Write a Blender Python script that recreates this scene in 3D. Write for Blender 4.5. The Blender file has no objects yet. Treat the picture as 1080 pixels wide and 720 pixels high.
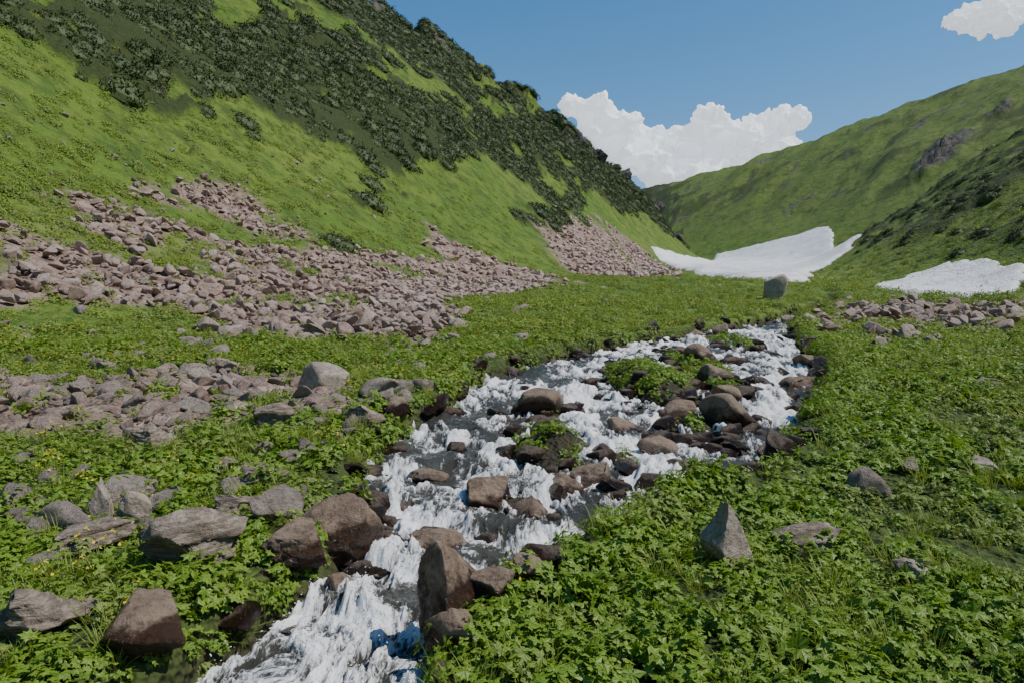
import bpy, math, random
import numpy as np
from mathutils import Vector, Quaternion
rng=np.random.default_rng(7); random.seed(7)
scene=bpy.context.scene
# ------------------------------------------------------------ noise
def _h(ix,iy,iz,seed):
    with np.errstate(over='ignore'):
        n=(ix.astype(np.int64)*374761393+iy.astype(np.int64)*668265263+iz.astype(np.int64)*2147483647+seed*1013904223)&0xffffffff
        n=((n^(n>>13))*1274126177)&0xffffffff
        n=((n^(n>>15))*2246822519)&0xffffffff
        return ((n^(n>>16))&0xffffff)/float(0xffffff)
def vn2(x,y,seed=0):
    x0=np.floor(x);y0=np.floor(y);fx=x-x0;fy=y-y0
    fx=fx*fx*fx*(fx*(fx*6-15)+10);fy=fy*fy*fy*(fy*(fy*6-15)+10);z=np.zeros_like(x0)
    a=_h(x0,y0,z,seed);b=_h(x0+1,y0,z,seed);c=_h(x0,y0+1,z,seed);d=_h(x0+1,y0+1,z,seed)
    return (a+(b-a)*fx)*(1-fy)+(c+(d-c)*fx)*fy
def fbm2(x,y,o=4,seed=0,g=.5):
    x=np.asarray(x,float);y=np.asarray(y,float);s=np.zeros(np.broadcast(x,y).shape);a=1.;t=0.
    for i in range(o):
        s=s+a*(vn2(x+17.3*i,y-9.1*i,seed+i)*2-1);t+=a;a*=g
        x,y=(x*1.62+y*1.18),(y*1.62-x*1.18)
    return s/t
def vn3(x,y,z,seed=0):
    x0=np.floor(x);y0=np.floor(y);z0=np.floor(z);fx=x-x0;fy=y-y0;fz=z-z0
    fx=fx*fx*(3-2*fx);fy=fy*fy*(3-2*fy);fz=fz*fz*(3-2*fz)
    def L(k):
        a=_h(x0,y0,z0+k,seed);b=_h(x0+1,y0,z0+k,seed);c=_h(x0,y0+1,z0+k,seed);d=_h(x0+1,y0+1,z0+k,seed)
        return (a+(b-a)*fx)*(1-fy)+(c+(d-c)*fx)*fy
    return L(0)*(1-fz)+L(1)*fz
def fbm3(p,f,o=4,seed=0,g=.5,bil=False):
    s=0.;a=1.;t=0.
    for i in range(o):
        q=vn3(p[:,0]*f+5.2*i,p[:,1]*f+1.7*i,p[:,2]*f-3.1*i,seed+i)*2-1
        s=s+a*((1-2*np.abs(q)) if bil==1 else (2*np.abs(q)-1) if bil==2 else q);t+=a;a*=g;f*=2.03
    return s/t
def sst(a,b,x):
    t=np.clip((x-a)/(b-a),0,1);return t*t*(3-2*t)
def interp(y,t):
    a=np.array(t,float);return np.interp(y,a[:,0],a[:,1])
def sp(x,k): return k*np.logaddexp(0,x/k)
def sdpoly(X,Y,poly):
    X=np.asarray(X,float);Y=np.asarray(Y,float);P=np.array(poly,float);n=len(P)
    d=np.full(X.shape,1e18);ins=np.zeros(X.shape,bool)
    for i in range(n):
        x1,y1=P[i];x2,y2=P[(i+1)%n];ex,ey=x2-x1,y2-y1
        t=np.clip(((X-x1)*ex+(Y-y1)*ey)/(ex*ex+ey*ey+1e-9),0,1)
        d=np.minimum(d,(X-x1-t*ex)**2+(Y-y1-t*ey)**2)
        c=((y1>Y)!=(y2>Y))&(X<(x2-x1)*(Y-y1)/(y2-y1+1e-12)+x1);ins^=c
    return np.where(ins,1,-1)*np.sqrt(d)
# ------------------------------------------------------------ terrain functions (metres, world space)
XB=[(-60,-16),(0,-14),(10,-12),(20,-9),(35,-6.7),(57,1),(83,13),(122,27),(166,46),(200,58),(240,70),(400,110)]
MS=[(0,.82),(60,.86),(130,1.0),(166,1.12),(197,1.3),(250,1.35)]
XR=[(-60,8),(0,12),(20,18),(30,23),(40,27),(66,31),(80,37),(110,46),(160,62),(300,100)]
ZC=[(-400,160),(-200,128),(0,100),(88,87),(193,79),(269,67),(450,55)]
def parts(X,Y):
    X=np.asarray(X,float);Y=np.asarray(Y,float)
    fl=-1.8+.08*Y+.07*sp(X-2.6,.7)*sst(15,7,Y)
    lat=interp(Y,XB)-X;m=interp(Y,MS)
    h=.42*sp(lat,1.2)+(m-.42)*sp(lat-8,2.5)
    c=(X-65)*-.774+(Y-240)*.633
    h=np.maximum(h-1.9*sp(c,2.5),0)
    r=.60*sp(X-interp(Y,XR),1.5)
    r=np.maximum(r-1.0*sp(Y-114,3),0)
    e=(X-195)*-.818+(Y-260)*-.576
    al=(X-195)*-.576+(Y-260)*.818
    far=interp(al,ZC)-.62*e-.9*sp(-e,8)
    near=fl+h+r
    return near+sp(far-near,2.0),lat,h,c,r,far-near,e
LB=[(-3,-3.2),(0,-2.3),(2,-1.8),(2.9,-1.55),(3.18,-1.52),(3.43,-1.36),(3.73,-1.28),(3.96,-1.1),(4.35,-1.04),(4.84,-1.08),(5.45,-1.25),(6.24,-1.36),(7.3,-1.22),(8.78,-.85),(10.16,-.64),(12.04,.08),(14,1.5),(16.7,4.2),(17.85,5.3),(20,7.3),(24,10.1),(30,13.9),(40,17)]
RB=[(-3,-1.2),(0,-.7),(2,-.45),(2.9,-.36),(3.18,-.38),(3.43,-.38),(3.73,-.1),(3.96,.11),(4.35,.36),(4.84,.81),(5.45,1.74),(6.24,2.47),(7.3,3.14),(8.78,3.96),(10.16,4.68),(12.04,5.35),(14,6.0),(16.7,6.8),(17.85,7.2),(20,8.2),(24,10.8),(30,14.4),(40,17.8)]
def streamd(X,Y):
    w=.14*fbm2(X*2.0,Y*2.0,4,91)
    return np.minimum(X-interp(Y,LB),interp(Y,RB)-X)*.9+w
ISL=[(.40,7.0,.42,.85,.36),(2.1,10.8,.55,1.7,.42),(3.15,11.6,.5,2.6,.30),(.95,6.5,.4,.55,.24),(.1,5.55,.42,.3,.20),(2.1,7.6,.5,.9,.24),(5.0,15.6,.5,1.4,.30),(.55,8.7,.35,.5,.26),(1.2,5.4,.35,.25,.2),(2.6,9.6,.4,.8,.22),(4.2,12.5,.4,.9,.2)]
def island(X,Y):
    s=np.zeros(np.shape(X))
    for (a,b,ra,rb,hh) in ISL:
        q=((X-a)/ra)**2+((Y-b)/rb)**2
        s=np.maximum(s,hh*np.exp(-q**1.5*.55))
    return s*(1+.35*fbm2(X*2.5,Y*2.5,3,93))
S1=[(-15.5,20.8),(-15.8,23.9),(-15.6,27.6),(-13.9,29.6),(-12.0,31.0),(-10.8,37.2),(-8.3,42.8),(-6.0,48.0),(-6.8,58.3),(-4.0,57.9),(1.7,61.0),(5.2,46.8),(1.1,39.5),(-1.7,30.3),(-3.3,28.1),(-1.5,16.7),(-2.3,14.8),(-3.8,16.2),(-3.3,13.0),(-4.3,13.0),(-6.8,16.3),(-8.7,20.2),(-9.7,19.0),(-10.6,17.4),(-11.7,15.6)]
S2=[(-16.2,28.7),(-17.3,32.3),(-17.1,36.6),(-15.2,39.3),(-11.6,40.1),(-11.9,37.4),(-13.9,34.7),(-15.5,32.1)]
S3=[(4.0,83.1),(6.9,100.3),(17.8,129.2),(26.5,137.1),(23.9,100.3),(11.4,54.6),(9.0,64.9),(6.0,72.1),(4.2,76.7)]
S4=[(-7.6,10.0),(-6.5,9.7),(-6.0,10.5),(-5.1,11.5),(-3.08,10.57),(-1.6,8.22),(-1.93,7.73),(-3.17,8.78),(-3.02,7.51),(-3.46,6.56),(-4.83,7.73),(-4.92,6.56),(-7,7)]
S5=[(-10,22.5),(-3.5,28),(-1.4,18),(-1.6,14.5),(-2.7,11.6),(-4.0,11.8),(-5.2,14),(-7.5,16.7)]
S6=[(12.3,24.6),(16.2,28.4),(17.8,24.6),(12.4,17.85),(7.95,13),(6.8,12.6),(8.35,16.7)]
def scree(X,Y):
    def one(P,w,a):
        return sst(-w,w,sdpoly(X,Y,P)+a*fbm2(X*.9/a,Y*.9/a,3,33))
    m=one(S1,.5,1.0)
    m=np.maximum(m,one(S2,.7,1.2));m=np.maximum(m,one(S3,1.5,3.0))
    m=np.maximum(m,.95*one(S4,.3,.7));m=np.maximum(m,.9*one(S5,.5,1.2));m=np.maximum(m,.6*one(S6,.8,2.2))
    g=sst(.20,.34,fbm2(X*.32+4,Y*.22,3,51))*(Y<60)
    return m*(1-.85*g)
def shrubm(X,Y,lat,r,fn):
    u=X*.263+Y*.965; v=X*.965-Y*.263
    n=fbm2(u*.045,v*.16,4,12,.55)+.7*fbm2(u*.25,v*.45,4,77,.6)
    cov=-.55+1.04*sst(12,22,lat)+.20*sst(35,60,lat)+.50*sst(110,170,Y)*sst(6,16,lat)
    return sst(-.02,.14,n*1.5+cov-.24)*(lat>8)
def crag(X,Y):
    u=(X-127)*.85+(Y-204)*.53; v=-(X-127)*.53+(Y-204)*.85
    a=np.exp(-(u/13.)**2-(v/6.)**2)
    u=(X-150)*.85+(Y-213)*.53; v=-(X-150)*.53+(Y-213)*.85
    return np.maximum(a,.8*np.exp(-(u/5.)**2-(v/3.5)**2))
def relief(X,Y,lat,h,c,r,fn,e):
    R=np.hypot(X,Y)
    z=.07*fbm2(X*.9,Y*.9,4,3)*sst(0,2,R)
    z+=.35*fbm2(X*.13,Y*.13,3,5)*sst(12,40,R)
    hl=sst(3,20,h)
    u=X*.263+Y*.965; v=X*.965-Y*.263
    z+=hl*(2.4*fbm2(u*.05,v*.025,4,8)+.7*fbm2(X*.25,Y*.25,4,9))
    cr=np.exp(-(c/16.)**2)*hl*sst(90,150,Y)
    z+=cr*(5.5*(np.abs(fbm2(X*.07,Y*.07,4,14))-.15)+2.6*fbm2(X*.3,Y*.3,3,15))
    z+=sst(1,8,r)*(1.4*fbm2(X*.07,Y*.07,4,18)+.6*fbm2(X*.35,Y*.35,4,19))
    f=sst(2,25,fn)
    q=(X*-.576+Y*.818)
    z+=f*(5*fbm2(q*.022,e*.008,4,22)-2.6*np.abs(fbm2(q*.05,e*.02,4,23))+1.0*fbm2(q*.16,e*.10,4,24))
    cg=crag(X,Y)
    z+=cg*(3.2+4.0*fbm2(X*.3,Y*.3,4,27,.65)-3*np.abs(fbm2(X*.2,Y*.5,3,28)))
    return z
def T(X,Y,full=False):
    z,lat,h,c,r,fn,e=parts(X,Y)
    sd=streamd(X,Y)
    sdm=1-sst(-.5,.1,sd)
    z=z+relief(X,Y,lat,h,c,r,fn,e)*np.maximum(sdm,.2)
    near=sst(36,25,Y)
    z=z+.10*np.exp(-((sd+.30)/.30)**2)*near
    z=z-(.42*sst(-.12,.12,sd))*near+np.minimum(island(X,Y),.5)*near*1.15
    if full:return z,lat,h,c,r,fn,e,sd
    return z
# ------------------------------------------------------------ helpers
def new_mesh(name,V,F,attrs=None,smooth=True,mat=None,link=True):
    V=np.asarray(V,np.float32);F=np.asarray(F,np.int32)
    me=bpy.data.meshes.new(name);k=F.shape[1]
    me.vertices.add(len(V));me.vertices.foreach_set('co',V.ravel())
    me.loops.add(F.size);me.loops.foreach_set('vertex_index',F.ravel())
    me.polygons.add(len(F));me.polygons.foreach_set('loop_start',np.arange(0,F.size,k,dtype=np.int32))
    me.polygons.foreach_set('loop_total',np.full(len(F),k,np.int32))
    me.polygons.foreach_set('use_smooth',np.full(len(F),smooth,bool))
    me.update(calc_edges=True)
    if attrs:
        for n,a in attrs.items():
            a=np.asarray(a,np.float32)
            if a.ndim==1:
                at=me.attributes.new(n,'FLOAT','POINT');at.data.foreach_set('value',a)
            else:
                at=me.attributes.new(n,'FLOAT_VECTOR','POINT');at.data.foreach_set('vector',a.ravel())
    if mat:me.materials.append(mat)
    ob=bpy.data.objects.new(name,me)
    if link:scene.collection.objects.link(ob)
    return ob
def gridF(nr,nc):
    i=(np.arange(nr-1)[:,None]*nc+np.arange(nc-1)[None]).ravel()
    return np.stack([i,i+1,i+nc+1,i+nc],1)
class M:
    def __init__(s,name):
        s.m=bpy.data.materials.new(name);s.m.use_nodes=True;s.t=s.m.node_tree;s.t.nodes.clear()
        s.out=s.n('ShaderNodeOutputMaterial')
    def n(s,typ,**k):
        x=s.t.nodes.new(typ)
        for a,b in k.items():
            if a=='i':
                for q,v in b.items():
                    if isinstance(v,bpy.types.NodeSocket):s.t.links.new(v,x.inputs[q])
                    else:x.inputs[q].default_value=v
            else:setattr(x,a,b)
        return x
    def noise(s,vec,scale,det=4,rough=.55,dist=0):
        return s.n('ShaderNodeTexNoise',i={'Vector':vec,'Scale':scale,'Detail':det,'Roughness':rough,'Distortion':dist}).outputs['Fac']
    def ramp(s,fac,a,b,c0=0.,c1=1.):
        return s.n('ShaderNodeMapRange',interpolation_type='SMOOTHSTEP',i={0:fac,1:a,2:b,3:c0,4:c1}).outputs[0]
    def mix(s,f,a,b,bt='MIX'):
        x=s.n('ShaderNodeMix',data_type='RGBA',blend_type=bt)
        for q,v in ((0,f),(6,a),(7,b)):
            if isinstance(v,bpy.types.NodeSocket):s.t.links.new(v,x.inputs[q])
            else:x.inputs[q].default_value=v if q==0 else (*v,1)
        return x.outputs[2]
    def math(s,op,a,b=0.):
        x=s.n('ShaderNodeMath',operation=op)
        for q,v in ((0,a),(1,b)):
            if isinstance(v,bpy.types.NodeSocket):s.t.links.new(v,x.inputs[q])
            else:x.inputs[q].default_value=v
        return x.outputs[0]
    def bump(s,h,dist,strg=1.):
        return s.n('ShaderNodeBump',i={'Height':h,'Distance':dist,'Strength':strg}).outputs[0]
    def surf(s,sh): s.t.links.new(sh,s.out.inputs[0]);return s.m
# ------------------------------------------------------------ materials
def mat_ground():
    m=M('ground_mat');geo=m.n('ShaderNodeNewGeometry').outputs['Position']
    A=lambda n:m.n('ShaderNodeAttribute',attribute_name=n).outputs['Fac']
    n1=m.noise(geo,.05,4,.6);n2=m.noise(geo,.6,5,.68);n3=m.noise(geo,4.,3,.7)
    col=m.mix(m.ramp(n1,.35,.65),(.095,.168,.018),(.155,.210,.030))
    col=m.mix(m.ramp(n2,.42,.62,0,.75),col,(.052,.102,.014))
    col=m.mix(m.ramp(n3,.45,.75,0,.6),col,(.19,.22,.05))
    dry=m.mix(m.ramp(n2,.38,.62),(.100,.155,.024),(.150,.180,.042))
    col=m.mix(A('dry'),col,dry)
    col=m.mix(m.ramp(m.noise(geo,.28,6,.8),.50,.62,0,.7),col,(.046,.076,.016))
    soil=m.mix(n3,(.034,.058,.012),(.075,.092,.026));col=m.mix(A('soil'),col,soil)
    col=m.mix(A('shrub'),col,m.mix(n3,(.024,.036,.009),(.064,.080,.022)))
    vo=m.n('ShaderNodeTexVoronoi',i={'Vector':geo,'Scale':3.2});vc=m.n('ShaderNodeSeparateColor',i={0:vo.outputs['Color']}).outputs[0]
    rock=m.mix(vc,(.20,.13,.10),(.46,.335,.265));rock=m.mix(m.ramp(n3,.3,.7,0,.6),rock,(.11,.076,.055))
    col=m.mix(A('scree'),col,rock)
    col=m.mix(A('rock'),col,m.mix(m.ramp(n2,.35,.65),(.035,.032,.027),(.14,.125,.10)))
    col=m.mix(A('wet'),col,m.mix(n3,(.022,.020,.010),(.060,.050,.030)))
    hb=m.math('ADD',m.math('MULTIPLY',n2,.6),m.math('MULTIPLY',n3,.25))
    s=m.n('ShaderNodeBsdfPrincipled',i={'Base Color':col,'Roughness':.9,'Specular IOR Level':.2,'Normal':m.bump(hb,.9,1.)})
    return m.surf(s.outputs[0])
def mat_rock(name,c1,c2,c3,wet=False,scale=1.,wl=.5,band=0.,vr=.6):
    m=M(name);tc=m.n('ShaderNodeTexCoord');ob=tc.outputs['Object'];gen=tc.outputs['Generated']
    oi=m.n('ShaderNodeObjectInfo').outputs['Random']
    vec=m.n('ShaderNodeVectorMath',operation='ADD',i={0:ob,1:m.n('ShaderNodeCombineXYZ',i={0:m.math('MULTIPLY',oi,37.),1:m.math('MULTIPLY',oi,11.)}).outputs[0]}).outputs[0]
    n1=m.noise(vec,2.2*scale,5,.65,.6);n2=m.noise(vec,9*scale,6,.72);n3=m.noise(vec,40*scale,3,.7)
    col=m.mix(m.ramp(n1,.38,.62),c1,c2)
    col=m.mix(m.math('MULTIPLY',oi,vr),col,c3)
    h=m.math('ADD',m.math('MULTIPLY',n2,.7),m.math('MULTIPLY',n3,.3))
    if band:
        mp=m.n('ShaderNodeMapping',i={'Vector':vec,'Scale':(1.,1.,9.),'Rotation':(.25,.1,0)}).outputs[0]
        bn=m.noise(mp,2.2*scale,4,.6,.3);col=m.mix(m.ramp(bn,.42,.58,0,band),col,tuple(x*.35 for x in c1));h=m.math('ADD',h,m.math('MULTIPLY',bn,.8))
    col=m.mix(m.ramp(n2,.47,.68,0,.75),col,tuple(x*.38 for x in c1))
    col=m.mix(m.ramp(n3,.55,.72,0,.35),col,(.44,.38,.31))
    li=m.noise(vec,4.2*scale,5,.8,.4);col=m.mix(m.ramp(li,.60,.66,0,.5),col,(.36,.34,.28))
    rough=.85
    if wet:
        z=m.n('ShaderNodeSeparateXYZ',i={0:gen}).outputs[2]
        w=m.ramp(m.math('ADD',z,m.math('MULTIPLY',m.math('SUBTRACT',n1,.5),.6)),wl+.1,wl-.1)
        col=m.mix(w,col,m.mix(1.,col,(.24,.165,.11),'MULTIPLY'));rough=m.ramp(w,0,1,.75,.18)
    s=m.n('ShaderNodeBsdfPrincipled',i={'Base Color':col,'Roughness':rough,'Specular IOR Level':.4 if wet else .3,'Normal':m.bump(h,.13/scale,1.)})
    return m.surf(s.outputs[0])
def mat_leaf(name,c1,c2,tr=.3,rough=.5):
    m=M(name);oi=m.n('ShaderNodeObjectInfo').outputs['Random'];geo=m.n('ShaderNodeNewGeometry')
    f=m.math('ADD',m.math('MULTIPLY',oi,.5),m.math('MULTIPLY',geo.outputs['Random Per Island'],.5))
    col=m.mix(f,c1,c2)
    p=m.n('ShaderNodeBsdfPrincipled',i={'Base Color':col,'Roughness':rough,'Specular IOR Level':.35})
    if tr<=0:return m.surf(p.outputs[0])
    t=m.n('ShaderNodeBsdfTranslucent',i={'Color':m.mix(.5,col,(c2[0]*1.4,c2[1]*1.6,c2[2]*.8))})
    mx=m.n('ShaderNodeMixShader',i={0:tr});m.t.links.new(p.outputs[0],mx.inputs[1]);m.t.links.new(t.outputs[0],mx.inputs[2])
    return m.surf(mx.outputs[0])
def mat_water():
    m=M('water_mat');fl=m.n('ShaderNodeAttribute',attribute_name='flow').outputs['Vector']
    fo=m.n('ShaderNodeAttribute',attribute_name='foam').outputs['Fac']
    mp=m.n('ShaderNodeMapping',i={'Vector':fl,'Scale':(1.,.36,1.)}).outputs[0]
    a=m.noise(mp,18,6,.76,.4);b=m.noise(mp,75,3,.7,.2)
    k=m.math('ADD',fo,m.math('ADD',m.math('MULTIPLY',m.math('SUBTRACT',a,.5),1.9),m.math('MULTIPLY',m.math('SUBTRACT',b,.5),1.2)))
    f=m.ramp(k,.32,.68)
    dk=m.mix(m.noise(mp,5,2,.6),(.022,.027,.025),(.085,.075,.053))
    bmp=m.bump(m.math('ADD',a,m.math('MULTIPLY',b,.4)),.04,1.)
    w=m.n('ShaderNodeBsdfPrincipled',i={'Base Color':dk,'Roughness':.08,'IOR':1.33,'Specular IOR Level':.5,'Normal':bmp})
    wh=m.n('ShaderNodeBsdfPrincipled',i={'Base Color':m.mix(m.ramp(k,.42,.92),(.44,.435,.425),(.88,.865,.83)),'Roughness':.6,'Specular IOR Level':.2,'Normal':bmp})
    mx=m.n('ShaderNodeMixShader',i={0:f});m.t.links.new(w.outputs[0],mx.inputs[1]);m.t.links.new(wh.outputs[0],mx.inputs[2])
    return m.surf(mx.outputs[0])
def mat_snow():
    m=M('snow_mat');geo=m.n('ShaderNodeNewGeometry').outputs['Position']
    n=m.noise(geo,.25,6,.7);n2=m.noise(geo,2.0,5,.75)
    col=m.mix(m.ramp(n,.44,.70,0,.8),(.88,.865,.84),(.64,.61,.56));col=m.mix(m.ramp(n2,.54,.72,0,.4),col,(.46,.42,.36))
    e=m.n('ShaderNodeAttribute',attribute_name='edge').outputs['Fac']
    ee=m.ramp(m.math('ADD',e,m.math('MULTIPLY',m.math('SUBTRACT',n2,.5),1.2)),.2,.6)
    col=m.mix(ee,(.26,.225,.175),col)
    s=m.n('ShaderNodeBsdfPrincipled',i={'Base Color':col,'Roughness':.7,'Normal':m.bump(m.math('ADD',n2,n),.5,.8)})
    return m.surf(s.outputs[0])
def mat_cloud():
    m=M('cloud_mat')
    d=m.n('ShaderNodeBsdfDiffuse',i={'Color':(.93,.93,.92,1)});t=m.n('ShaderNodeBsdfTranslucent',i={'Color':(.93,.93,.93,1)})
    mx=m.n('ShaderNodeMixShader',i={0:.42});m.t.links.new(d.outputs[0],mx.inputs[1]);m.t.links.new(t.outputs[0],mx.inputs[2])
    em=m.n('ShaderNodeEmission',i={'Color':(.90,.94,1,1),'Strength':.38})  # added glow, stands in for sunlight scattered many times inside the cloud
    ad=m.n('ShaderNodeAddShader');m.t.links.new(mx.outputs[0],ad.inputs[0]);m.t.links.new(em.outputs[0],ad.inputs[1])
    return m.surf(ad.outputs[0])
def mat_plain(name,c,rough=.5):
    m=M(name);oi=m.n('ShaderNodeObjectInfo').outputs['Random']
    s=m.n('ShaderNodeBsdfPrincipled',i={'Base Color':m.mix(oi,c,tuple(x*.75 for x in c)),'Roughness':rough});return m.surf(s.outputs[0])
MG=mat_ground()
MRi=mat_rock('river_rock_mat',(.10,.067,.043),(.20,.14,.095),(.21,.15,.105),wet=True,wl=.84)
MRb=mat_rock('bank_rock_mat',(.30,.235,.185),(.50,.42,.345),(.52,.42,.34))
HR=mat_rock('river_boulder_mat',(.16,.105,.066),(.30,.21,.14),(.30,.21,.14),wet=True,scale=3.2,wl=.68)
HB=mat_rock('bank_boulder_mat',(.28,.22,.165),(.48,.40,.325),(.48,.385,.30),scale=3.2)
HS=mat_rock('layered_slab_mat',(.27,.20,.14),(.47,.38,.29),(.45,.35,.265),scale=3.2,band=.6)
MS_=mat_rock('scree_mat',(.29,.185,.14),(.52,.365,.285),(.60,.475,.40),scale=1.6,vr=.8)
MO=mat_rock('outcrop_mat',(.050,.045,.038),(.12,.108,.09),(.09,.08,.068),scale=.25)
ML=mat_leaf('herb_mat',(.130,.228,.020),(.228,.332,.038),.3)
ML2=mat_leaf('pale_herb_mat',(.178,.245,.046),(.250,.310,.062),.3)
MGr=mat_leaf('grass_mat',(.175,.240,.026),(.262,.312,.054),.35)
MF1=mat_leaf('far_herb_mat',(.165,.248,.026),(.258,.318,.048),.2,.7)
MJ=mat_leaf('juniper_mat',(.032,.054,.011),(.078,.102,.026),0,.7)
MSp=mat_plain('spray_mat',(.9,.89,.87),.5)
MFl=mat_plain('flower_mat',(.75,.55,.03))
# ------------------------------------------------------------ terrain
R_=.4*np.exp(np.linspace(0,math.log(1100/.4),860))
A_=np.radians(np.concatenate([np.linspace(-180,-58,36)[:-1],np.linspace(-58,58,820),np.linspace(58,180,36)[1:]]))
AA,RR=np.meshgrid(A_,R_);X=(np.sin(AA)*RR).ravel();Y=(np.cos(AA)*RR).ravel()
Z,lat,h,c,r,fn,e,sd=T(X,Y,True)
scr=scree(X,Y)*(sd<0)
RD=np.hypot(X,Y)
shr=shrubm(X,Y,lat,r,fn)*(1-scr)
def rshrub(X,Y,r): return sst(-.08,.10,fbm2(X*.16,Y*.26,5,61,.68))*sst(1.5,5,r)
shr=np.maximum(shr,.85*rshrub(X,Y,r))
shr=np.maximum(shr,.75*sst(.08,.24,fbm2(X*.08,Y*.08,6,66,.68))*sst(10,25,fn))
wet=sst(-.16,.02,sd)*(Y<34)
crest=np.exp(-(c/11.)**2)*sst(8,22,h)*(Y>110)
rk=crest*sst(.05,.18,fbm2(X*.12,Y*.12,4,71))
rk=np.maximum(rk,sst(.3,.55,crag(X,Y)+.35*fbm2(X*.35,Y*.35,4,72)))
rk=np.maximum(rk,.8*sst(.34,.44,fbm2(X*.12,Y*.12,5,78,.65))*np.maximum(sst(2,6,r),sst(10,25,fn)))
dry=np.maximum(sst(3,20,fn),.45*sst(1,6,r))
soil=sst(20,10,RD)*(1-wet)*(1-scr)
Z=Z+.15*scr*fbm2(X*1.8,Y*1.8,2,41)+.5*shr*(.6+.7*fbm2(X*1.1,Y*1.1,4,42,.6))*sst(20,40,RD)
new_mesh('terrain',np.stack([X,Y,Z],1),gridF(len(R_),len(A_)),dict(scree=scr,shrub=shr,wet=wet,rock=rk,dry=dry,soil=soil),mat=MG)
# ------------------------------------------------------------ water
CAS=[1.2,2.6,3.45,4.25,5.15,6.3,7.8,9.6,11.6,13.8,16.2,19,23,28,36]
def casc(Y):
    C=np.array(CAS);i=np.clip(np.searchsorted(C,Y)-1,0,len(C)-2);f=(Y-C[i])/(C[i+1]-C[i])
    return np.clip(f,0,1)
ny,nx=1400,280
ys=1.2*np.exp(np.linspace(0,math.log(26/1.2),ny));ts=np.linspace(0,1,nx)
YY,TT=np.meshgrid(ys,ts,indexing='ij')
Lf=interp(YY,LB)-.3;Rf=interp(YY,RB)+.3;XX=Lf+(Rf-Lf)*TT
wob=(.5+.07*YY)*1.3*fbm2(XX*1.0,YY*.35,3,101)
f=casc(YY+wob)
amp=np.clip(.065+.004*YY,0,.085)
dev=amp*np.where(f<.7,1-2*f/.7,-1+2*(sst(.7,1.,f)))*.7
wx=.24*fbm2(XX*2.2,YY*1.1,3,111)
n0=fbm2(XX*1.4,YY*.8,3,110)
n1=fbm2((XX+wx)*4.2,YY*1.6,5,112,.6);n2=fbm2((XX+wx)*14,YY*5.5,4,113,.62);n3=1-np.abs(fbm2((XX+wx)*6,YY*2.2,4,114,.6))*3
foam=.30+.50*n0+.85*n1+.40*n2+.22*(n3-.5)+.42*sst(.35,.75,f)*sst(1.05,.8,f)
dE=np.minimum(XX-interp(YY,LB),interp(YY,RB)-XX)
isl=island(XX,YY)
foam-=.20*sst(.25,.0,dE)
foam+=.22*np.exp(-((isl-.10)/.05)**2)
foam-=.35*sst(1.6,2.8,XX)*sst(5,6,YY)*sst(8.6,7.2,YY)
foam+=.26*sst(5.6,3.6,YY)
foam=np.clip(foam,-.35,1.1)
fs=sst(.1,.9,foam)
ZZ=-1.8+.08*YY-.165+dev*.75+fs*(.030+.075*n1+.06*n2)+.018*n3
new_mesh('stream_water',np.stack([XX,YY,ZZ],-1).reshape(-1,3),gridF(ny,nx),dict(foam=foam.ravel(),flow=np.stack([XX+wx*.7,YY,np.zeros_like(XX)],-1).reshape(-1,3)),mat=mat_water())
# ------------------------------------------------------------ instancing
def scatter(name,protos,P,rot,scl,idx):
    if len(P)==0:return
    col=bpy.data.collections.new(name+'_kinds')
    for i,o in enumerate(protos):
        o.name='%s_kind_%02d'%(name,i);col.objects.link(o)
    me=bpy.data.meshes.new(name);n=len(P);me.vertices.add(n);me.vertices.foreach_set('co',np.asarray(P,np.float32).ravel())
    for nm,a in (('rot',rot),('scl',scl)):
        at=me.attributes.new(nm,'FLOAT_VECTOR','POINT');at.data.foreach_set('vector',np.asarray(a,np.float32).ravel())
    at=me.attributes.new('idx','INT','POINT');at.data.foreach_set('value',np.asarray(idx,np.int32))
    ob=bpy.data.objects.new(name,me);scene.collection.objects.link(ob)
    g=bpy.data.node_groups.new(name+'_gn','GeometryNodeTree')
    g.interface.new_socket('Geometry',in_out='INPUT',socket_type='NodeSocketGeometry');g.interface.new_socket('Geometry',in_out='OUTPUT',socket_type='NodeSocketGeometry')
    N=g.nodes.new;gi=N('NodeGroupInput');go=N('NodeGroupOutput');ip=N('GeometryNodeInstanceOnPoints');ci=N('GeometryNodeCollectionInfo')
    ci.inputs['Collection'].default_value=col;ci.inputs['Separate Children'].default_value=True;ci.inputs['Reset Children'].default_value=True
    def na(nm,ty):
        x=N('GeometryNodeInputNamedAttribute');x.data_type=ty;x.inputs[0].default_value=nm;return x.outputs[0]
    er=N('FunctionNodeEulerToRotation');L=g.links.new
    L(na('rot','FLOAT_VECTOR'),er.inputs[0]);L(er.outputs[0],ip.inputs['Rotation']);L(na('scl','FLOAT_VECTOR'),ip.inputs['Scale'])
    L(na('idx','INT'),ip.inputs['Instance Index']);ip.inputs['Pick Instance'].default_value=True
    L(gi.outputs[0],ip.inputs['Points']);L(ci.outputs[0],ip.inputs['Instance']);L(ip.outputs[0],go.inputs[0])
    md=ob.modifiers.new('scatter','NODES');md.node_group=g
    return ob
import bmesh
_ico={}
def ico(s):
    if s not in _ico:
        b=bmesh.new();bmesh.ops.create_icosphere(b,subdivisions=s,radius=1)
        V=np.array([v.co[:] for v in b.verts]);F=np.array([[v.index for v in f.verts] for f in b.faces]);b.free();_ico[s]=(V,F)
    return _ico[s]
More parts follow.
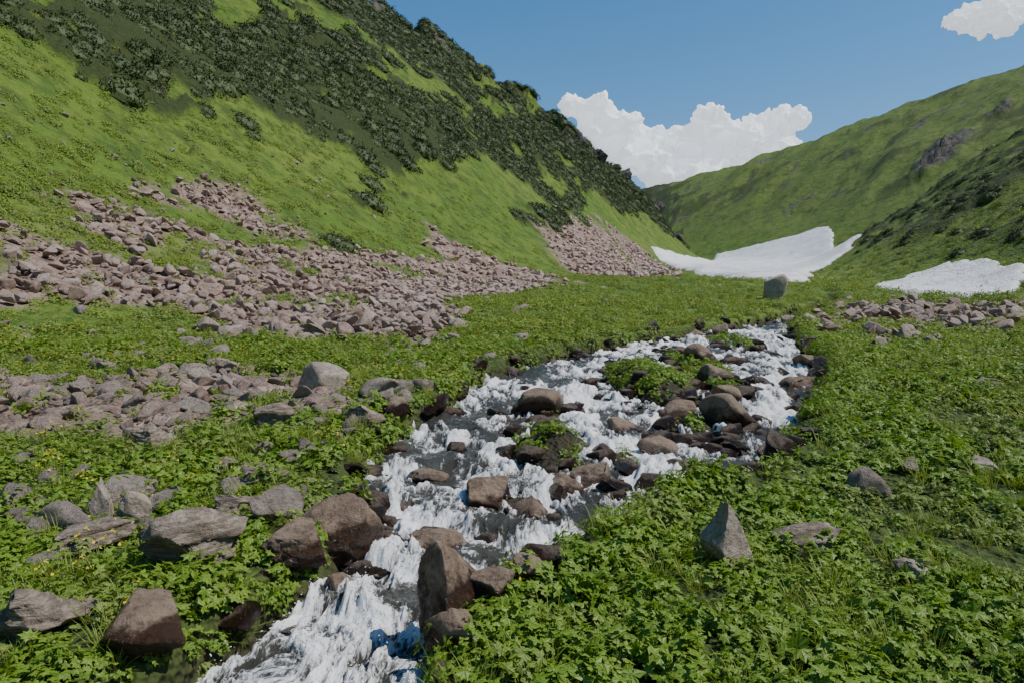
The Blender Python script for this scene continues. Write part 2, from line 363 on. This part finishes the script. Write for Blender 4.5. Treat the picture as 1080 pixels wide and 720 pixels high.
def rockV(seed,sub,cuts=11,lo=.5,hi=.85,nz=.06,soft=0.):
    rg=np.random.default_rng(seed);V,F=ico(sub);V=V.copy()
    V=V*(1+.30*fbm3(V+seed*3.1,.9,2,seed)[:,None])
    for k in range(cuts):
        n=rg.normal(size=3);n/=np.linalg.norm(n);d=rg.uniform(lo,hi)
        q=V@n-d;V-=np.where(q>0,q,0)[:,None]*n[None]*(1-soft)
    nr=V/np.linalg.norm(V,axis=1)[:,None]
    V=V+nr*(nz*fbm3(V+seed,2.6,5 if sub>3 else 2,seed+5,.62))[:,None]
    if sub>4: V=V-nr*(.035*sst(.72,.95,1-np.abs(fbm3(V*np.array([1,1,1.8])+seed,1.7,3,seed+9))*1.6))[:,None]
    mn,mx=V.min(0),V.max(0);V=(V-(mn+mx)/2)/(mx-mn)
    return V,F
def rockproto(seed,sub,mat,sx,sy,sz,**k):
    V,F=rockV(seed,sub,**k);V=V*np.array([sx,sy,sz]);return new_mesh('rock',V,F,mat=mat,link=False)
def leafset(L):
    V=[];F=[]
    for p,d,s,l,w in L:
        up=np.cross(s,d);k=len(V)
        V+= [p,p+d*l*.5+s*w*.5+up*w*.12,p+d*l,p+d*l*.5-s*w*.5+up*w*.12,p+d*l*.5-up*w*.08]
        F+= [(k,k+1,k+2,k+4),(k,k+4,k+2,k+3)]
    return V,F
def unit(v): return v/(np.linalg.norm(v)+1e-9)
def herb(seed,mat,stems=30,rad=.10,hmin=.03,hmax=.13,ll=.030,lw=.017,nl=5):
    rg=np.random.default_rng(seed);L=[];ext=[]
    for i in range(stems):
        a=rg.uniform(0,2*math.pi);rr=rad*math.sqrt(rg.uniform(0,1));hh=rg.uniform(hmin,hmax)*(1-.5*(rr/rad)**2)
        e=np.array([math.cos(a)*rr,math.sin(a)*rr,hh]);b=np.array([e[0]*.35,e[1]*.35,-.02])
        nrm=unit(np.array([math.cos(a)*.5*rr/rad,math.sin(a)*.5*rr/rad,1])+rg.normal(size=3)*.3)
        t=unit(np.cross(nrm,rg.normal(size=3)));bt=np.cross(nrm,t)
        ext.append((b,unit(e-b),t,np.linalg.norm(e-b),.004))
        a0=rg.uniform(0,6.28);sc=rg.uniform(.7,1.25)
        for j in range(nl):
            aj=a0+(j-(nl-1)/2)*(4.4/nl);d=unit(t*math.cos(aj)+bt*math.sin(aj)-nrm*rg.uniform(0,.35));s=unit(np.cross(nrm,d))
            L.append((e,d,s,ll*sc*rg.uniform(.8,1.2),lw*sc))
    V,F=leafset(L+ext);return new_mesh('herb',V,F,mat=mat,link=False,smooth=False)
def tuft(seed,mat,n=40,rad=.05,l0=.06,l1=.14,w=.005,lean=.7):
    rg=np.random.default_rng(seed);V=[];F=[]
    for i in range(n):
        a=rg.uniform(0,6.28);rr=rad*math.sqrt(rg.uniform());p=np.array([math.cos(a)*rr,math.sin(a)*rr,-.01])
        a+=rg.normal()*.6;d=unit(np.array([math.cos(a)*lean*rg.uniform(.1,1),math.sin(a)*lean*rg.uniform(.1,1),1]));l=rg.uniform(l0,l1)
        s=unit(np.cross(d,[0,0,1.])+1e-4);k=len(V);out=np.array([d[0],d[1],0])
        for j,(f,ww) in enumerate(((0,1),(.4,.9),(.75,.6),(1,.08))):
            q=p+d*l*f+out*l*.5*f*f-np.array([0,0,l*.18*f*f*f]);V+=[q-s*w*ww/2,q+s*w*ww/2]
            if j:F.append((k+2*j-2,k+2*j-1,k+2*j+1,k+2*j))
    return new_mesh('tuft',V,F,mat=mat,link=False,smooth=False)
def clump(seed,mat,n=90,rad=.16,hh=.12,ll=.05,lw=.03):
    rg=np.random.default_rng(seed);L=[]
    for i in range(n):
        a=rg.uniform(0,6.28);q=math.sqrt(rg.uniform());z=hh*(1-q*q)*rg.uniform(.35,1.1)
        p=np.array([math.cos(a)*rad*q,math.sin(a)*rad*q,z]);nrm=unit(np.array([math.cos(a)*q*.6,math.sin(a)*q*.6,1.])+rg.normal(size=3)*.35)
        d=unit(np.cross(nrm,rg.normal(size=3)));s=unit(np.cross(nrm,d));L.append((p,d,s,ll*rg.uniform(.6,1.3),lw*rg.uniform(.6,1.2)))
    V,F=leafset(L);return new_mesh('clump',V,F,mat=mat,link=False,smooth=False)
def juniper(seed,mat,n=420,rad=.85,hh=.42):
    rg=np.random.default_rng(seed);L=[]
    for i in range(n):
        a=rg.uniform(0,6.28);q=math.sqrt(rg.uniform());lob=1+.3*math.sin(3*a+seed)+.2*math.sin(5*a+2*seed)
        z=hh*(1-q**2.2)*rg.uniform(.55,1.1)*(.8+.3*math.sin(a*4+q*7+seed))
        p=np.array([math.cos(a)*rad*q*lob,math.sin(a)*rad*q*lob,z]);nrm=unit(np.array([math.cos(a)*q*.8,math.sin(a)*q*.8,.9])+rg.normal(size=3)*.6)
        d=unit(np.cross(nrm,rg.normal(size=3)));s=unit(np.cross(nrm,d));L.append((p,d,s,rg.uniform(.10,.24),rg.uniform(.05,.09)))
    V,F=leafset(L);V=np.array(V)
    I,IF=ico(2);q=I*np.array([rad*.85,rad*.85,hh*.7])*(1+.15*fbm3(I+seed,2,2,seed)[:,None])
    k=len(V);me=bpy.data.meshes.new('j');me.from_pydata(np.concatenate([V,q]).tolist(),[],np.array(F).tolist()+(IF+k).tolist());me.materials.append(mat)
    return bpy.data.objects.new('j',me)
def ring(r0,r1,dens,amax=50):
    A=math.radians(amax);n=int(A*(r1*r1-r0*r0)*dens)
    a=rng.uniform(-A,A,n);r=np.sqrt(rng.uniform(r0*r0,r1*r1,n));return np.sin(a)*r,np.cos(a)*r
def rots(X,Y,f=.7,eps=.15):
    dx=(T(X+eps,Y)-T(X-eps,Y))/(2*eps);dy=(T(X,Y+eps)-T(X,Y-eps))/(2*eps);n=len(X);rz=rng.uniform(0,6.28,n)
    out=np.zeros((n,3));up=Vector((0,0,1))
    for i in range(n):
        v=Vector((-dx[i]*f,-dy[i]*f,1)).normalized();q=up.rotation_difference(v)@Quaternion((0,0,1),rz[i]);out[i]=q.to_euler()[:]
    return out
# ---- meadow plants
NEAR=[herb(1,ML),herb(2,ML),herb(3,ML,26,.12,.03,.16,.036,.02),herb(4,ML2,34,.10,.02,.10,.022,.013,7),herb(5,ML,30,.11,.03,.13,.028,.02,3),tuft(6,MGr),tuft(7,MGr,50,.07,.07,.19,.005,.8),tuft(8,MGr,28,.04,.08,.24,.004,.6)]
FAR=[clump(1,MF1),clump(2,MF1),clump(3,ML2),clump(4,MGr,80,.16,.12,.06,.02)]
def meadow(name,protos,rings,pick,amp=.35):
    P=[];S=[];I=[];Rt=[]
    for (r0,r1,dens,sc) in rings:
        x,y=ring(r0,r1,dens);z,lat,h,c,r,fn,e,sd=T(x,y,True);s=scree(x,y);isl=island(x,y)
        ok=((sd<.0)|(isl>.24))&(rng.uniform(size=len(x))>np.where(s>.5,.90,s*1.2))&(fn<5)
        bare=fbm2(x*1.3,y*1.3,3,201);ok&=~((bare>.42)&(rng.uniform(size=len(x))<.5))
        ok&=shrubm(x,y,lat,r,fn)<.5
        R=np.hypot(x,y)
        if r1>60: ok&=rng.uniform(size=len(x))<sst(r1,r0,R)
        x=x[ok];y=y[ok];z=z[ok];sd=sd[ok]
        hum=1+amp*fbm2(x*1.1,y*1.1,3,202)
        sc_=sc*rng.uniform(.7,1.3,len(x))*hum*np.where(sd>-.25,.85,1)
        P.append(np.stack([x,y,z-.01*sc],1));S.append(np.stack([sc_,sc_,sc_*rng.uniform(.8,1.2,len(x))],1));I.append(pick(x,y));Rt.append(rots(x,y,.6))
    scatter(name,protos,np.concatenate(P),np.concatenate(Rt),np.concatenate(S),np.concatenate(I))
def pickN(x,y):
    n=len(x);g=fbm2(x*.8,y*.8,3,210);u=rng.uniform(size=n)
    pg=np.where(x<-.5,.22,.12)+.32*sst(.15,.45,g)
    i=np.where(u<pg,rng.integers(5,8,n),0)
    sp_=fbm2(x*.6+9,y*.6,3,211)
    hi=np.where(sp_>.12,3,np.where(sp_<-.15,4,rng.integers(0,3,n)));hi=np.where(rng.uniform(size=n)<.25,rng.integers(0,5,n),hi)
    return np.where(u<pg,i,hi)
def pickF(x,y):
    n=len(x);g=fbm2(x*.25,y*.25,3,212)
    return np.where(g>.15,rng.integers(2,4,n),rng.integers(0,4,n)*1)
meadow('meadow_herbs',NEAR,[(1.3,5.5,95,1.),(5.5,11,44,1.2),(11,17,16,1.5)],pickN)
meadow('meadow_grass',FAR,[(9,17,14,1.2),(17,34,8,1.5),(34,95,1.9,2.0)],pickF)
FLV=[clump(9,MFl,14,.06,.16,.018,.018)]
x,y=ring(3,22,5);z,lat,h,c,r,fn,e,sd=T(x,y,True)
ok=(sd<-.1)&(scree(x,y)<.3)&(fbm2(x*.5,y*.5,3,221)>.16)&((x<0)|(y>9));x=x[ok];y=y[ok];z=z[ok];n=len(x);s=rng.uniform(.8,1.3,n)
scatter('yellow_flowers',FLV,np.stack([x,y,z+.06],1),np.zeros((n,3)),np.stack([s,s,s],1),np.zeros(n))
# ---- juniper shrubs on slopes
J=[juniper(1,MJ),juniper(2,MJ),juniper(3,MJ,340,.7,.34)]
x,y=ring(22,235,.72,42);z,lat,h,c,r,fn,e,sd=T(x,y,True)
m=shrubm(x,y,lat,r,fn)*(1-scree(x,y));m=np.maximum(m,.6*rshrub(x,y,r));ok=(rng.uniform(size=len(x))<m)&(c<6);x=x[ok];y=y[ok];sm=np.where(lat[ok]>8,1.,.6)
x=np.append(x,[-9.9,-10.4,-17.6,-18.4]);y=np.append(y,[40,40.6,47,47.8]);sm=np.append(sm,[1,1,1,1]);z=T(x,y)
n=len(x);s=rng.uniform(.4,1.5,n)*(1+.003*y)*sm
scatter('juniper_shrubs',J,np.stack([x,y,z+.05],1),rots(x,y,.8),np.stack([s,s,s*rng.uniform(.8,1.6,n)],1),rng.integers(0,3,n))
# ---- scree
SP=[rockproto(100+i,3,MS_,1,rng.uniform(.6,.95),rng.uniform(.4,.75),cuts=14,lo=.4,hi=.8,nz=.04) for i in range(9)]
P=[];S=[]
for (r0,r1,dens,s0,s1) in [(5,14,38,.06,.36),(14,45,16,.09,.55),(45,140,1.4,.35,1.0)]:
    x,y=ring(r0,r1,dens,48);m=scree(x,y)*(streamd(x,y)<.1);ok=rng.uniform(size=len(x))<m;x=x[ok];y=y[ok];n=len(x)
    s=s0+(s1-s0)*rng.power(.30,n)
    P.append(np.stack([x,y,T(x,y)+s*.12+rng.uniform(0,.12,n)*(s1>.4)*(r0>10)],1));S.append(s)
P=np.concatenate(P);S=np.concatenate(S);n=len(P)
scatter('scree_field',SP,P,rng.uniform(-3.14,3.14,(n,3))*np.array([.25,.25,1]),np.stack([S,S,S],1),rng.integers(0,9,n))
# loose stones in meadow
BP=[rockproto(140+i,3,MRb,1,rng.uniform(.6,.95),rng.uniform(.35,.65),cuts=12,lo=.45,hi=.85) for i in range(5)]
x,y=ring(2.5,60,.6,48);x2,y2=ring(4.5,18,5,48);k2=(x2<-1)&(fbm2(x2*.5,y2*.5,3,233)>.0);x=np.append(x,x2[k2]);y=np.append(y,y2[k2])
sd=streamd(x,y);ok=(sd<-.2)&((x<1)|(rng.uniform(size=len(x))<.2))&(interp(y,XB)-x<14);x=x[ok];y=y[ok];n=len(x);s=rng.uniform(.08,.35,n)*rng.uniform(.5,1.4,n)
scatter('loose_stones',BP,np.stack([x,y,T(x,y)+s*.14],1),rng.uniform(-3.14,3.14,(n,3))*np.array([.2,.2,1]),np.stack([s,s,s],1),rng.integers(0,5,n))
# ---- river rocks
RP=[rockproto(160+i,4,MRi,1,rng.uniform(.65,.95),rng.uniform(.5,.75),cuts=14,lo=.42,hi=.82,nz=.06,soft=.05) for i in range(8)]
x,y=ring(2.3,26,52,45);sd=streamd(x,y);isl=island(x,y);u=rng.uniform(size=len(x))
edge=np.exp(-((sd-.05)/.16)**2);im=np.exp(-((isl-.15)/.09)**2)*(sd>0)
cl=sst(.02,.26,fbm2(x*1.3,y*1.0,3,401))
inn=(sd>.15)*(.03+.22*cl*(y>4.2)+.05*(x>3)*(y>9)+.10*(y>15))
pr=np.maximum(np.maximum(edge*.85,im*.9),inn)*np.clip(6.5/np.hypot(x,y),.38,1)
ok=u<pr;x=x[ok];y=y[ok];n=len(x);s=(.05+.28*rng.power(.5,n))*(1+.03*y)
scatter('river_rocks',RP,np.stack([x,y,np.maximum(T(x,y),-1.8+.08*y-.24)+s*.10],1),rng.uniform(-3.14,3.14,(n,3))*np.array([.15,.15,1]),np.stack([s,s,s],1),rng.integers(0,8,n))
# ---- individual boulders
B=[(-1.16,4.28,.60,.40,'r','o'),(-.28,3.24,.36,.40,'r','t'),(-.29,2.95,.26,.2,'r','a'),(-.11,3.28,.25,.17,'r','a'),(.09,3.5,.22,.15,'r','a'),(-1.27,3.82,.35,.20,'r','a'),
(-1.79,3.62,.52,.30,'b','s'),(-2.04,5.34,.62,.17,'b','s'),(-2.64,4.08,.46,.15,'b','s'),(-2.17,3.0,.42,.24,'b','s'),(-1.64,2.85,.42,.20,'r','a'),(-2.8,4.59,.26,.30,'b','p'),(-2.55,4.51,.2,.22,'b','a'),
(-1.88,4.59,.40,.16,'b','s'),(1.29,3.84,.34,.38,'b','p'),(1.81,4.08,.42,.15,'b','s'),(2.58,7.73,.66,.42,'r','a'),(11.55,29.7,1.0,1.1,'b','t'),(-.19,5.34,.38,.28,'r','a'),(.14,5.13,.42,.2,'r','a'),(-.48,4.59,.45,.16,'r','a'),
(.35,8.49,.6,.30,'r','o'),(1.65,6.1,.52,.25,'r','a'),(2.02,5.82,.36,.21,'r','a'),(-2.58,7.3,.45,.22,'b','s'),(-2.52,9.09,.7,.36,'b','a'),(-4.32,9.42,.4,.26,'b','a'),(3.75,5.34,.2,.12,'b','a'),(-1.04,3.9,.16,.2,'r','a'),
(.4,5.69,.42,.2,'r','a'),(1.02,5.23,.3,.15,'r','a'),(4.37,10.16,.7,.3,'r','s'),(4.5,16.7,.4,.3,'r','a'),(5.0,16.3,.4,.33,'r','a'),(-1.3,7.51,.32,.18,'r','a'),(2.22,3.68,.18,.1,'b','a'),(5.35,12.04,.6,.32,'r','a'),
(1.5,6.73,.45,.24,'r','a'),(2.05,8.2,.5,.28,'r','a'),(3.1,10.2,.55,.32,'r','a'),(3.4,12,.6,.38,'r','a'),(.7,5.9,.4,.24,'r','a'),(2.9,9.0,.45,.3,'r','a'),(1.3,7.6,.4,.24,'r','a'),(2.6,6.5,.4,.2,'r','a'),
(-1.55,7.0,.42,.2,'b','s'),(-3.4,6.3,.4,.2,'b','s'),(-1.7,8.6,.5,.26,'b','a'),(-.75,6.0,.34,.16,'r','a')]
for i,(x,y,w,hh,k,sh) in enumerate(B):
    rg=np.random.default_rng(500+i)
    V,F=rockV(500+i,5 if y<6.5 else 4,**({'o':dict(cuts=13,lo=.58,hi=.9,nz=.055,soft=.22),'a':dict(cuts=15,lo=.42,hi=.82,nz=.065,soft=.05),'s':dict(cuts=15,lo=.42,hi=.8,nz=.06),'t':dict(cuts=13,lo=.55,hi=.88,nz=.06,soft=.15),'p':dict(cuts=14,lo=.45,hi=.8,nz=.06)}[sh]))
    if sh=='p':
        tz=V[:,2]+.5;V[:,0]=V[:,0]*(1.3-.9*tz)-.22*tz;V[:,1]*=(1.1-.7*tz)
    if sh=='s':
        lay=np.floor((V[:,2]+.5)*6+.4*fbm3(V,2,2,i))/6;V[:,:2]*=(1+.09*np.sin(lay*23+i))[:,None]
        V[:,2]=V[:,2]+.05*np.floor(fbm3(V,1.6,2,i+3)*6)/2
    if sh=='t':
        tz=V[:,2]+.5;V[:,:2]*=(1.15-.25*tz**2)[:,None]
    d=w*rg.uniform(.7,.95);H=hh*1.3
    a=rg.uniform(-.5,.5);ca,sa=math.cos(a),math.sin(a)
    V=V*np.array([w,d,H])*(1.06 if sh=='a' else 1)
    V=np.stack([V[:,0]*ca-V[:,1]*sa,V[:,0]*sa+V[:,1]*ca,V[:,2]],1)
    ty=rg.uniform(-.2,.2);V[:,2]+=V[:,0]*ty
    z0=float(T(np.array([x]),np.array([y+d*.3]))[0]);z0=max(z0,-1.8+.08*y-.24)
    ob=new_mesh('boulder',V,F,mat=HR if k=='r' else (HS if sh=='s' else HB));ob.location=(x,y+d*.35,z0+hh-H/2)
# ---- rock outcrops on the crest of the left spur
for i,(x,y,w,d,hh) in enumerate([(17,171,8,6,6),(22,175,6,5,6),(43,206,7,6,6),(52,222,6,6,5),(31,190,5,4,4)]):
    V,F=rockV(900+i,5,cuts=22,lo=.3,hi=.7,nz=.30);V=V*np.array([w,d,hh]);z0=float(T(np.array([x*1.]),np.array([y*1.]))[0])
    ob=new_mesh('rock_outcrop',V,F,mat=MO);ob.location=(x,y,z0+hh*.02);ob.rotation_euler=(0,.5,i*.7)
# ---- spray droplets
n=6000
iy=rng.integers(0,ny,n*3);ix=rng.integers(20,nx-20,n*3);ok=(foam[iy,ix]>.65)&(ys[iy]<12);iy=iy[ok][:n];ix=ix[ok][:n];n=len(iy)
hgt=rng.exponential(.024,n);P=np.stack([XX[iy,ix],YY[iy,ix],ZZ[iy,ix]+hgt],1);s=rng.uniform(.0012,.0040,n)
V,F=ico(1);scatter('water_spray',[new_mesh('drop',V,F,mat=MSp,link=False)],P,rng.uniform(0,3,(n,3)),np.stack([s,s,s*rng.uniform(1,2.5,n)],1),np.zeros(n))
# ------------------------------------------------------------ snow
MSN=mat_snow()
def snow(name,poly,th,st,wb,rw):
    P=np.array(poly);x0,y0=P.min(0)-2*wb;x1,y1=P.max(0)+2*wb;nx=int((x1-x0)/st);ny=int((y1-y0)/st)
    X,Y=np.meshgrid(np.linspace(x0,x1,nx),np.linspace(y0,y1,ny));d=sdpoly(X,Y,poly)+wb*1.2*fbm2(X*.35/wb,Y*.35/wb,5,301,.6)
    Z=T(X,Y)-.3+(th+.3)*sst(-.3*wb,rw,d)+.12*fbm2(X*.4,Y*.4,4,302)*np.minimum(1,wb)
    F=gridF(ny,nx);keep=(d.ravel()[F]>-.5*wb).any(1)
    new_mesh(name,np.stack([X,Y,Z],-1).reshape(-1,3),F[keep],dict(edge=sst(-.2*wb,1.3*wb,d).ravel()),mat=MSN)
snow('snow_patch',[(29,145),(41,166),(69,232),(79,221),(86,212),(94,203),(90,192),(72,146),(52,102),(47,94),(35,78),(22,50),(18,47),(19,61),(20,74),(28,120)],.45,.4,.9,1.2)
snow('snow_patch',[(22,41.5),(25,46.5),(28,48.5),(30.6,47.5),(30,42),(28,37.3),(25.5,33.5),(20.7,28.6),(19,28.6),(17.8,31),(19.3,36)],.28,.12,.5,.5)
# ------------------------------------------------------------ clouds
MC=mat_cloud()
def cloud(name,lumps,seed,R0):
    rg=np.random.default_rng(seed);V0,F0=ico(3);VV=[];FF=[];k=0
    for (cx,cz,R) in lumps:
        c0=np.array([cx,1500+rg.uniform(-.5,.5)*R,cz])
        subs=[(c0,R)]
        for j in range(9):
            d=rg.normal(size=3);d[2]=abs(d[2])*.9-.2;d=unit(d);subs.append((c0+d*R*rg.uniform(.6,.9),R*rg.uniform(.3,.5)))
        for (c,q) in subs: VV.append(V0*q+c);FF.append(F0+k);k+=len(V0)
    ob=new_mesh(name,np.concatenate(VV),np.concatenate(FF),mat=MC)
    md=ob.modifiers.new('r','REMESH');md.mode='VOXEL';md.voxel_size=R0
    dg=bpy.context.evaluated_depsgraph_get();me=bpy.data.meshes.new_from_object(ob.evaluated_get(dg));ob.modifiers.clear()
    n=len(me.vertices);V=np.zeros(n*3,np.float32);me.vertices.foreach_get('co',V);V=V.reshape(-1,3).astype(float)
    N=np.zeros(n*3,np.float32);me.vertices.foreach_get('normal',N);N=N.reshape(-1,3)
    d=13*fbm3(V,1/48.,2,seed+3,bil=2)+9*fbm3(V+40,1/22.,3,seed+9,.55,bil=2)+4*fbm3(V,1/9.,3,seed+12)
    V=V+N*d[:,None];me.vertices.foreach_set('co',V.astype(np.float32).ravel());me.polygons.foreach_set('use_smooth',np.ones(len(me.polygons),bool));me.update()
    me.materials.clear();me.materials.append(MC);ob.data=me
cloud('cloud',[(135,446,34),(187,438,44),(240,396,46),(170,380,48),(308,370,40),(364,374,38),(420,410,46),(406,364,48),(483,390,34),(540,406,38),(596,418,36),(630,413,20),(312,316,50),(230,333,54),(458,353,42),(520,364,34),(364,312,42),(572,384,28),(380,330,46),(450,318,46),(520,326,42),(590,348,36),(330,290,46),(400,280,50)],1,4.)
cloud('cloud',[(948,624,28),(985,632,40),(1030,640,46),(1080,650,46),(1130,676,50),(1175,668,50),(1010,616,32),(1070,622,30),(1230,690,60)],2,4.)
# ------------------------------------------------------------ camera, light, world
p=math.atan(30/720)
cam=bpy.data.cameras.new('camera');cam.lens=24;cam.clip_end=6000;co=bpy.data.objects.new('camera',cam);scene.collection.objects.link(co);co.rotation_euler=(math.pi/2-p,0,0);scene.camera=co
az,el=math.radians(98),math.radians(56)
Sd=Vector((math.cos(el)*math.sin(az),math.cos(el)*math.cos(az),math.sin(el)))
L=bpy.data.lights.new('sun','SUN');L.energy=5.;L.angle=math.radians(.5);L.color=(1,.97,.92);lo=bpy.data.objects.new('sun',L);scene.collection.objects.link(lo);lo.rotation_euler=Sd.to_track_quat('Z','Y').to_euler()
w=bpy.data.worlds.new('World');scene.world=w;w.use_nodes=True;nt=w.node_tree;bg=nt.nodes['Background']
sk=nt.nodes.new('ShaderNodeTexSky');sk.sky_type='NISHITA';sk.sun_disc=False;sk.sun_elevation=el;sk.sun_rotation=az;sk.altitude=1500;sk.air_density=1.25;sk.dust_density=.2;sk.ozone_density=1.9
hs=nt.nodes.new('ShaderNodeHueSaturation');hs.inputs['Saturation'].default_value=1.34
nt.links.new(sk.outputs[0],hs.inputs['Color']);nt.links.new(hs.outputs[0],bg.inputs[0]);bg.inputs[1].default_value=.15
